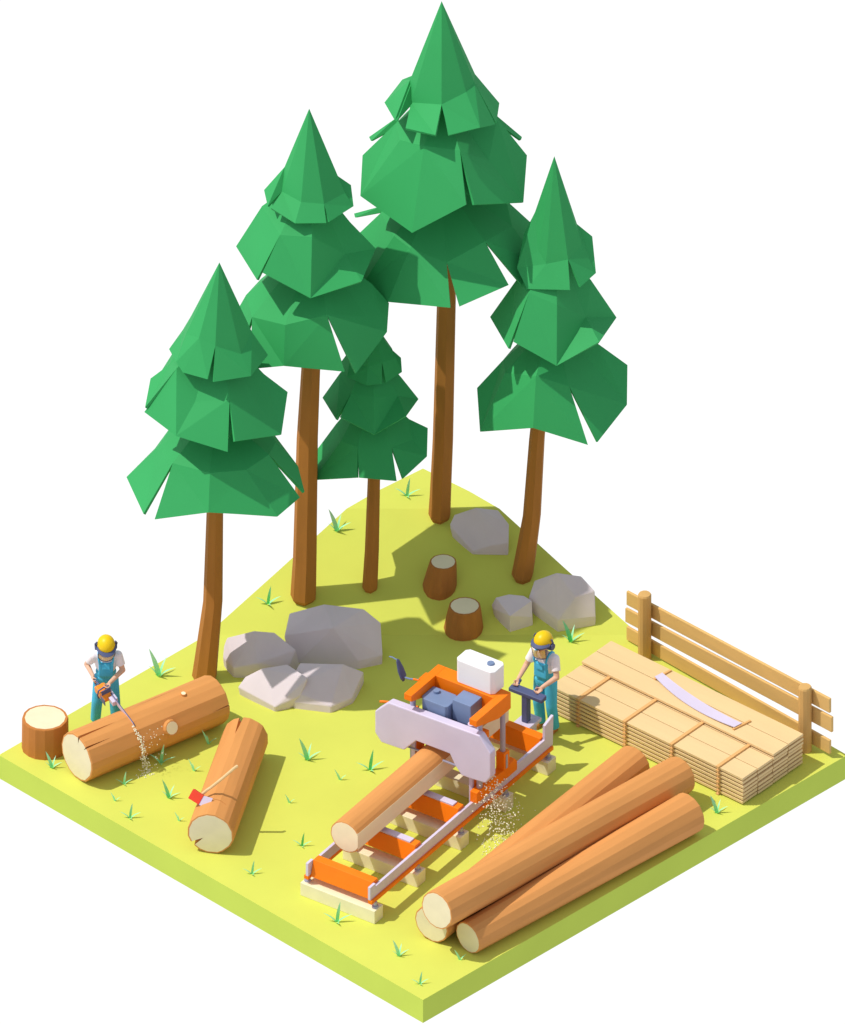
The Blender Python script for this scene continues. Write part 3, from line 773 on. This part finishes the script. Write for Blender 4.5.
def person(label, loc, rotz, sc, lean, head_f, pitch, feet, hands, elbows, turn=0.0):
    root = thing('person', label, 'person', loc, rotz)
    root.scale = (sc, sc, sc)
    def Tn(x, y, z): return Vector((x, y-lean*max(0, z-.95), z))          # the trunk leans forward (towards -y)
    sh = [Tn(-.19, .0, 1.42), Tn(.19, .0, 1.42)]
    hip = [Vector((-.095, 0, .92)), Vector((.095, 0, .92))]
    hc = Tn(0, 0, 1.66)+Vector((0, -head_f, 0)); neck = Tn(0, .01, 1.44)
    HM = Matrix.Translation(hc) @ Matrix.Rotation(turn, 4, 'Z') @ Matrix.Rotation(pitch, 4, 'X') @ Matrix.Scale(1.14, 4)
    knees = [Vector(((hip[i].x+feet[i][0])/2+(-.01, .01)[i], (feet[i][1])/2-.045, .50)) for i in (0, 1)]
    ank = [Vector((feet[i][0], feet[i][1], .10)) for i in (0, 1)]
    b = MB()
    b.ball(Tn(0, 0, 1.27), (.15, .10, .21)); b.ball(Tn(0, 0, 1.06), (.135, .095, .16)); b.ball((0, 0, .94), (.15, .105, .12))
    b.cap(neck, HM @ Vector((0, .02, -.07)), .056, .05)
    b.ball((0, .005, .01), (.078, .098, .115), mtx=HM); b.ball((0, -.02, -.055), (.058, .07, .062), mtx=HM)
    b.ball((0, -.10, -.01), (.014, .022, .022), mtx=HM); b.ball((0, -.088, .03), (.055, .018, .012), mtx=HM); b.ball((0, -.082, -.052), (.026, .015, .012), mtx=HM)
    b.ball((0, -.075, -.095), (.024, .02, .018), mtx=HM)
    for s in (-1, 1): b.ball((s*.08, .012, -.005), (.012, .02, .03), mtx=HM)
    for i in (0, 1):
        hx = Vector(hands[i]['C']); el = Vector(elbows[i]); D = (hx-el).normalized(); wr = hx-D*(hands[i]['g']+.085)
        b.cap(sh[i], el, .056, .046); b.cap(el, wr, .047, .032)
        hand(b, wr, hx, hands[i]['axis'], hands[i]['g'], hands[i].get('flip', 1))
        b.cap(hip[i], knees[i], .078, .055); b.cap(knees[i], ank[i], .054, .038)
        b.cap(ank[i], ank[i]+Vector((0, -.1, -.06)), .038, .03)
    blob(b, 'body', M['skin'], root, .0065, 4)
    # shirt: body of the shirt with two sleeves that end above the elbow
    t = MB()
    t.ball(Tn(0, 0, 1.27), (.185, .128, .235)); t.ball(Tn(0, 0, 1.06), (.155, .118, .17)); t.cap(sh[0]+Vector((.05, 0, .0)), sh[1]-Vector((.05, 0, 0)), .083)
    t.tube(neck-Vector((0, 0, .06)), neck+Vector((0, -.01, .03)), .1, .075, 16)
    for i in (0, 1):
        el = Vector(elbows[i]); t.ball(sh[i], .082); t.tube(sh[i], sh[i].lerp(el, .66), .08, .074, 16)
    blob(t, 'shirt', M['shirt'], root, .011, 3)
    v = MB()
    v.ball((0, 0, .95), (.178, .135, .14)); v.ball(Tn(0, 0, 1.07), (.172, .132, .14))
    fr = Tn(0, -.085, 1.22); v.box(-.12, .12, -.058, .02, -.16, .12, Matrix.Translation(fr))
    bkp = Tn(0, .085, 1.2); v.box(-.10, .10, -.02, .055, -.14, .12, Matrix.Translation(bkp))
    for s in (-1, 1):
        pth = [Tn(s*.105, -.125, 1.33), Tn(s*.112, -.13, 1.39), Tn(s*.118, -.11, 1.46), Tn(s*.122, -.05, 1.512), Tn(s*.118, .02, 1.518), Tn(s*.11, .09, 1.46), Tn(s*.09, .128, 1.3)]
        for p, q in zip(pth, pth[1:]):
            v.cap(p, q, .02)
    for i in (0, 1):
        v.tube(hip[i]+Vector((0, 0, .04)), knees[i], .108, .09, 16); v.ball(knees[i], .09); v.tube(knees[i], ank[i]+Vector((0, 0, -.02)), .09, .083, 16)
    ov = blob(v, 'overalls', M['teal'], root, .011, 4)
    pk = MB().box(-.06, .06, -.008, .008, -.05, .05, Matrix.Translation(Tn(0, -.149, 1.28)) @ Matrix.Rotation(-math.atan(lean), 4, 'X')).build('pocket', M['teal'], ov, bevel=.006)
    for i in (0, 1):
        f = MB(); a = ank[i]
        f.cap(a+Vector((0, .02, -.02)), a+Vector((0, .02, -.04)), .052); f.ball(a+Vector((0, -.07, -.055)), (.05, .10, .045)); f.box(-.045, .045, -.15, .06, -.1, -.075, Matrix.Translation(a))
        blob(f, 'boot', M['boot'], root, .009, 3)
    hr = MB().ball((0, .03, -.01), (.083, .082, .09), mtx=HM); blob(hr, 'hair', M['hair'], root, .01, 2)
    for s in (-1, 1):
        MB().ball((s*.03, -.088, .008), (.012, .006, .008), 10, 6, HM).build('eye', M['eye'], root, smooth=True)
    MB().ball((0, -.097, -.052), (.022, .005, .006), 10, 6, HM).build('mouth', M['lip'], root, smooth=True)
    # helmet with peak, ear muffs and a face shield
    rings = []
    for k in range(9):
        t_ = k/8*math.pi/2; rings.append([(math.cos(t_)*.128*math.cos(q) if k < 8 else .001*math.cos(q), .01+(math.cos(t_)*.145*math.sin(q) if k < 8 else .001*math.sin(q)), .055+.135*math.sin(t_)) for q in [2*math.pi*j/24 for j in range(24)]])
    low = [(.13*math.cos(q), .01+.147*math.sin(q), .03) for q in [2*math.pi*j/24 for j in range(24)]]
    he = MB().rings([low]+rings, True, HM).build('helmet', M['yellow'], root, smooth=True)
    q0 = [R(195+150*j/14) for j in range(15)]
    pk = MB(); rr = []
    for q in q0:
        c, s = math.cos(q), math.sin(q)
        rr.append([(.131*c, .01+.149*s, .07), (.131*c, .01+.149*s, .02), (.15*c, .01+.20*s, .03), (.153*c, .01+.205*s, .05)])
    pk.rings(rr, True, HM).build('peak', M['dark'], he)
    rr = []
    for q in q0[2:-2]:
        c, s = math.cos(q), math.sin(q)
        rr.append([(.15*c, .005+.195*s, .005), (.146*c, .005+.19*s, .005), (.134*c, .015+.165*s, -.15), (.138*c, .015+.17*s, -.15)])
    MB().rings(rr, True, HM).build('face_shield', M['shield'], he)
    fr_ = [Vector(((.139)*math.cos(q), .015+.172*math.sin(q), -.15)) for q in q0[2:-2]]
    e0 = Vector((.153*math.cos(q0[2]), .005+.2*math.sin(q0[2]), .01)); e1 = Vector((.153*math.cos(q0[-3]), .005+.2*math.sin(q0[-3]), .01))
    MB().path([HM @ p for p in [e0]+fr_+[e1]], .008, 6).build('shield_frame', M['dark'], he)
    for s in (-1, 1):
        em = MB().tube((s*.088, .02, -.01), (s*.158, .02, -.01), .058, .05, 16, HM)
        em.path([HM @ Vector((s*.15, .02, -.0)), HM @ Vector((s*.156, .02, .06)), HM @ Vector((s*.13, .02, .115))], .015, 6)
        em.build('ear_muff', M['dark'], he, bevel=.006)
    return root

# chainsaw worker: frame at the feet, -y towards the viewer's side of the yard
p1 = G(106, 724); R1 = R(-45)
F1 = Matrix.Translation(p1) @ Matrix.Rotation(R1, 4, 'Z')
rear = Vector((-.17, -.27, 1.03)); tipw = Vector((.41, -1.22, .80))
X = (tipw-rear).normalized(); Yv = Vector((0, 0, 1)).cross(X).normalized(); Zv = X.cross(Yv); 
Rx = Matrix((X, Yv, Zv)).transposed().to_4x4()
SAW = Matrix.Translation(rear) @ Rx @ Matrix.Rotation(R(12), 4, 'X')
LEN = (tipw-rear).length
saw = thing('chainsaw', 'orange chainsaw with a long pale bar held by the worker over the log', 'chainsaw')
SW = F1 @ SAW; saw.location = SW.to_translation(); saw.rotation_euler = SW.to_euler()
MB().prism([(.11, -.06), (.40, -.07), (.42, .02), (.33, .10), (.16, .12), (.10, .06)], -.09, .085, 'y').build('engine_housing', M['sawo'], saw, bevel=.012)
MB().path([(.12, 0, .08), (.06, 0, .09), (-.02, 0, .05), (-.05, 0, 0.0), (-.02, 0, -.05), (.06, 0, -.07), (.12, 0, -.05)], .017, 8).build('rear_handle', M['dark'], saw)
MB().path([(.27, -.11, -.05), (.28, -.13, .05), (.28, -.10, .15), (.28, .0, .17), (.28, .10, .15), (.28, .12, .04), (.27, .10, -.04)], .014, 8).build('front_handle', M['dark'], saw)
MB().box(.345, .36, -.09, .09, .08, .19).box(.32, .46, -.10, -.088, -.075, .06).build('hand_guard', M['dark'], saw, bevel=.004)
MB().prism([(.28, -.075), (.52, -.06), (.52, .05), (.30, .07)], .087, .12, 'y').box(.42, .56, .0, .062, -.05, .05).build('clutch_cover', M['lilac'], saw, bevel=.006)
bar = [(.36, -.055), (.42, -.06), (LEN-.12, -.038), (LEN-.03, -.028), (LEN, 0), (LEN-.03, .028), (LEN-.12, .038), (.42, .06), (.36, .055)]
MB().prism(bar, .065, .082, 'y').build('guide_bar', M['lilac'], saw)
ch = [Vector((x, .0735, z*1.12)) for x, z in bar]
MB().path(ch+[ch[0]], .008, 6).build('chain', M['dark'], saw)
hR = SAW @ Vector((-.01, 0, .055)); hL = SAW @ Vector((.28, .045, .165))
person('person in yellow helmet and teal overalls leaning over the log with a chainsaw', p1, R1, 1.03, .17, .06, R(26),
       [(-.17, .02), (.17, -.06)],
       [dict(C=tuple(hR/1.03), axis=tuple(SAW.to_3x3() @ Vector((1, 0, -.4))), g=.018), dict(C=tuple(hL/1.03), axis=tuple(SAW.to_3x3() @ Vector((0, 1, 0))), g=.016)],
       [(-.31, .04, 1.16), (.27, -.14, 1.17)], turn=R(6))
# operator at the stand, facing along the rails
W2 = W(6.30, .80, 0); s2 = 1.07
def loc2(a, b, z): return (-(b-.80)/s2, (a-6.30)/s2, z/s2)
person('person in yellow helmet and teal overalls standing at the sawmill control stand', W2, MA-R(90), s2, .06, .03, R(2),
       [(-.12, .04), (.15, .02)],
       [dict(C=loc2(5.78, 1.05, 1.125), axis=(1, 0, 0), g=.022), dict(C=loc2(5.80, .64, 1.125), axis=(1, 0, 0), g=.022)],
       [(-.29, -.10, 1.17), (.29, -.12, 1.16)])

# ------------------------------------------------------------------ camera, sun, sky
cam = bpy.data.cameras.new('Camera'); co = bpy.data.objects.new('Camera', cam); COL.objects.link(co)
cam.type = 'ORTHO'; cam.ortho_scale = 1024/S; cam.clip_end = 300; cam.clip_start = .1
e = R(35.2644); fwd = Vector((math.cos(e)*math.sqrt(.5), math.cos(e)*math.sqrt(.5), -math.sin(e)))
co.location = P(422.5, 512, 0)-fwd*60; co.rotation_euler = (R(90)-e, 0, R(-45)); scene.camera = co
sun = bpy.data.lights.new('Sun', 'SUN'); so = bpy.data.objects.new('Sun', sun); COL.objects.link(so)
sun.energy = 3.0; sun.angle = R(.5); sun.color = (1, .965, .90)
_h = math.sqrt(.5); ts = Vector((-.505*_h-.03*_h, .505*_h-.03*_h, .862)).normalized()
so.rotation_euler = ts.to_track_quat('Z', 'Y').to_euler(); so.location = ts*30
w = bpy.data.worlds.new('World'); scene.world = w; w.use_nodes = True
n = w.node_tree.nodes; l = w.node_tree.links; n.clear()
out = n.new('ShaderNodeOutputWorld')
sky = n.new('ShaderNodeTexSky'); sky.sky_type = 'NISHITA'; sky.sun_disc = False
sky.sun_elevation = math.asin(ts.z); sky.sun_rotation = math.atan2(ts.x, ts.y); sky.dust_density = 1.5
b1 = n.new('ShaderNodeBackground'); b1.inputs['Strength'].default_value = .06; l.new(sky.outputs[0], b1.inputs['Color'])
b2 = n.new('ShaderNodeBackground'); b2.inputs['Color'].default_value = (.98, 1, .96, 1); b2.inputs['Strength'].default_value = .38
ad = n.new('ShaderNodeAddShader'); l.new(b1.outputs[0], ad.inputs[0]); l.new(b2.outputs[0], ad.inputs[1])
b3 = n.new('ShaderNodeBackground'); b3.inputs['Color'].default_value = (1, 1, 1, 1); b3.inputs['Strength'].default_value = 1.01
tc = n.new('ShaderNodeTexCoord'); sp = n.new('ShaderNodeSeparateXYZ'); mr = n.new('ShaderNodeMapRange')
mr.inputs[1].default_value = -.46; mr.inputs[2].default_value = -.08
l.new(tc.outputs['Generated'], sp.inputs[0]); l.new(sp.outputs['Z'], mr.inputs[0])
mx = n.new('ShaderNodeMixShader'); l.new(mr.outputs[0], mx.inputs[0]); l.new(b3.outputs[0], mx.inputs[1]); l.new(ad.outputs[0], mx.inputs[2])
l.new(mx.outputs[0], out.inputs['Surface'])
vs = scene.view_settings; vs.view_transform = 'Standard'; vs.look = 'None'; vs.gamma = 1; vs.exposure = .07; vs.use_curve_mapping = False
scene.render.engine = 'CYCLES'; scene.cycles.max_bounces = 6
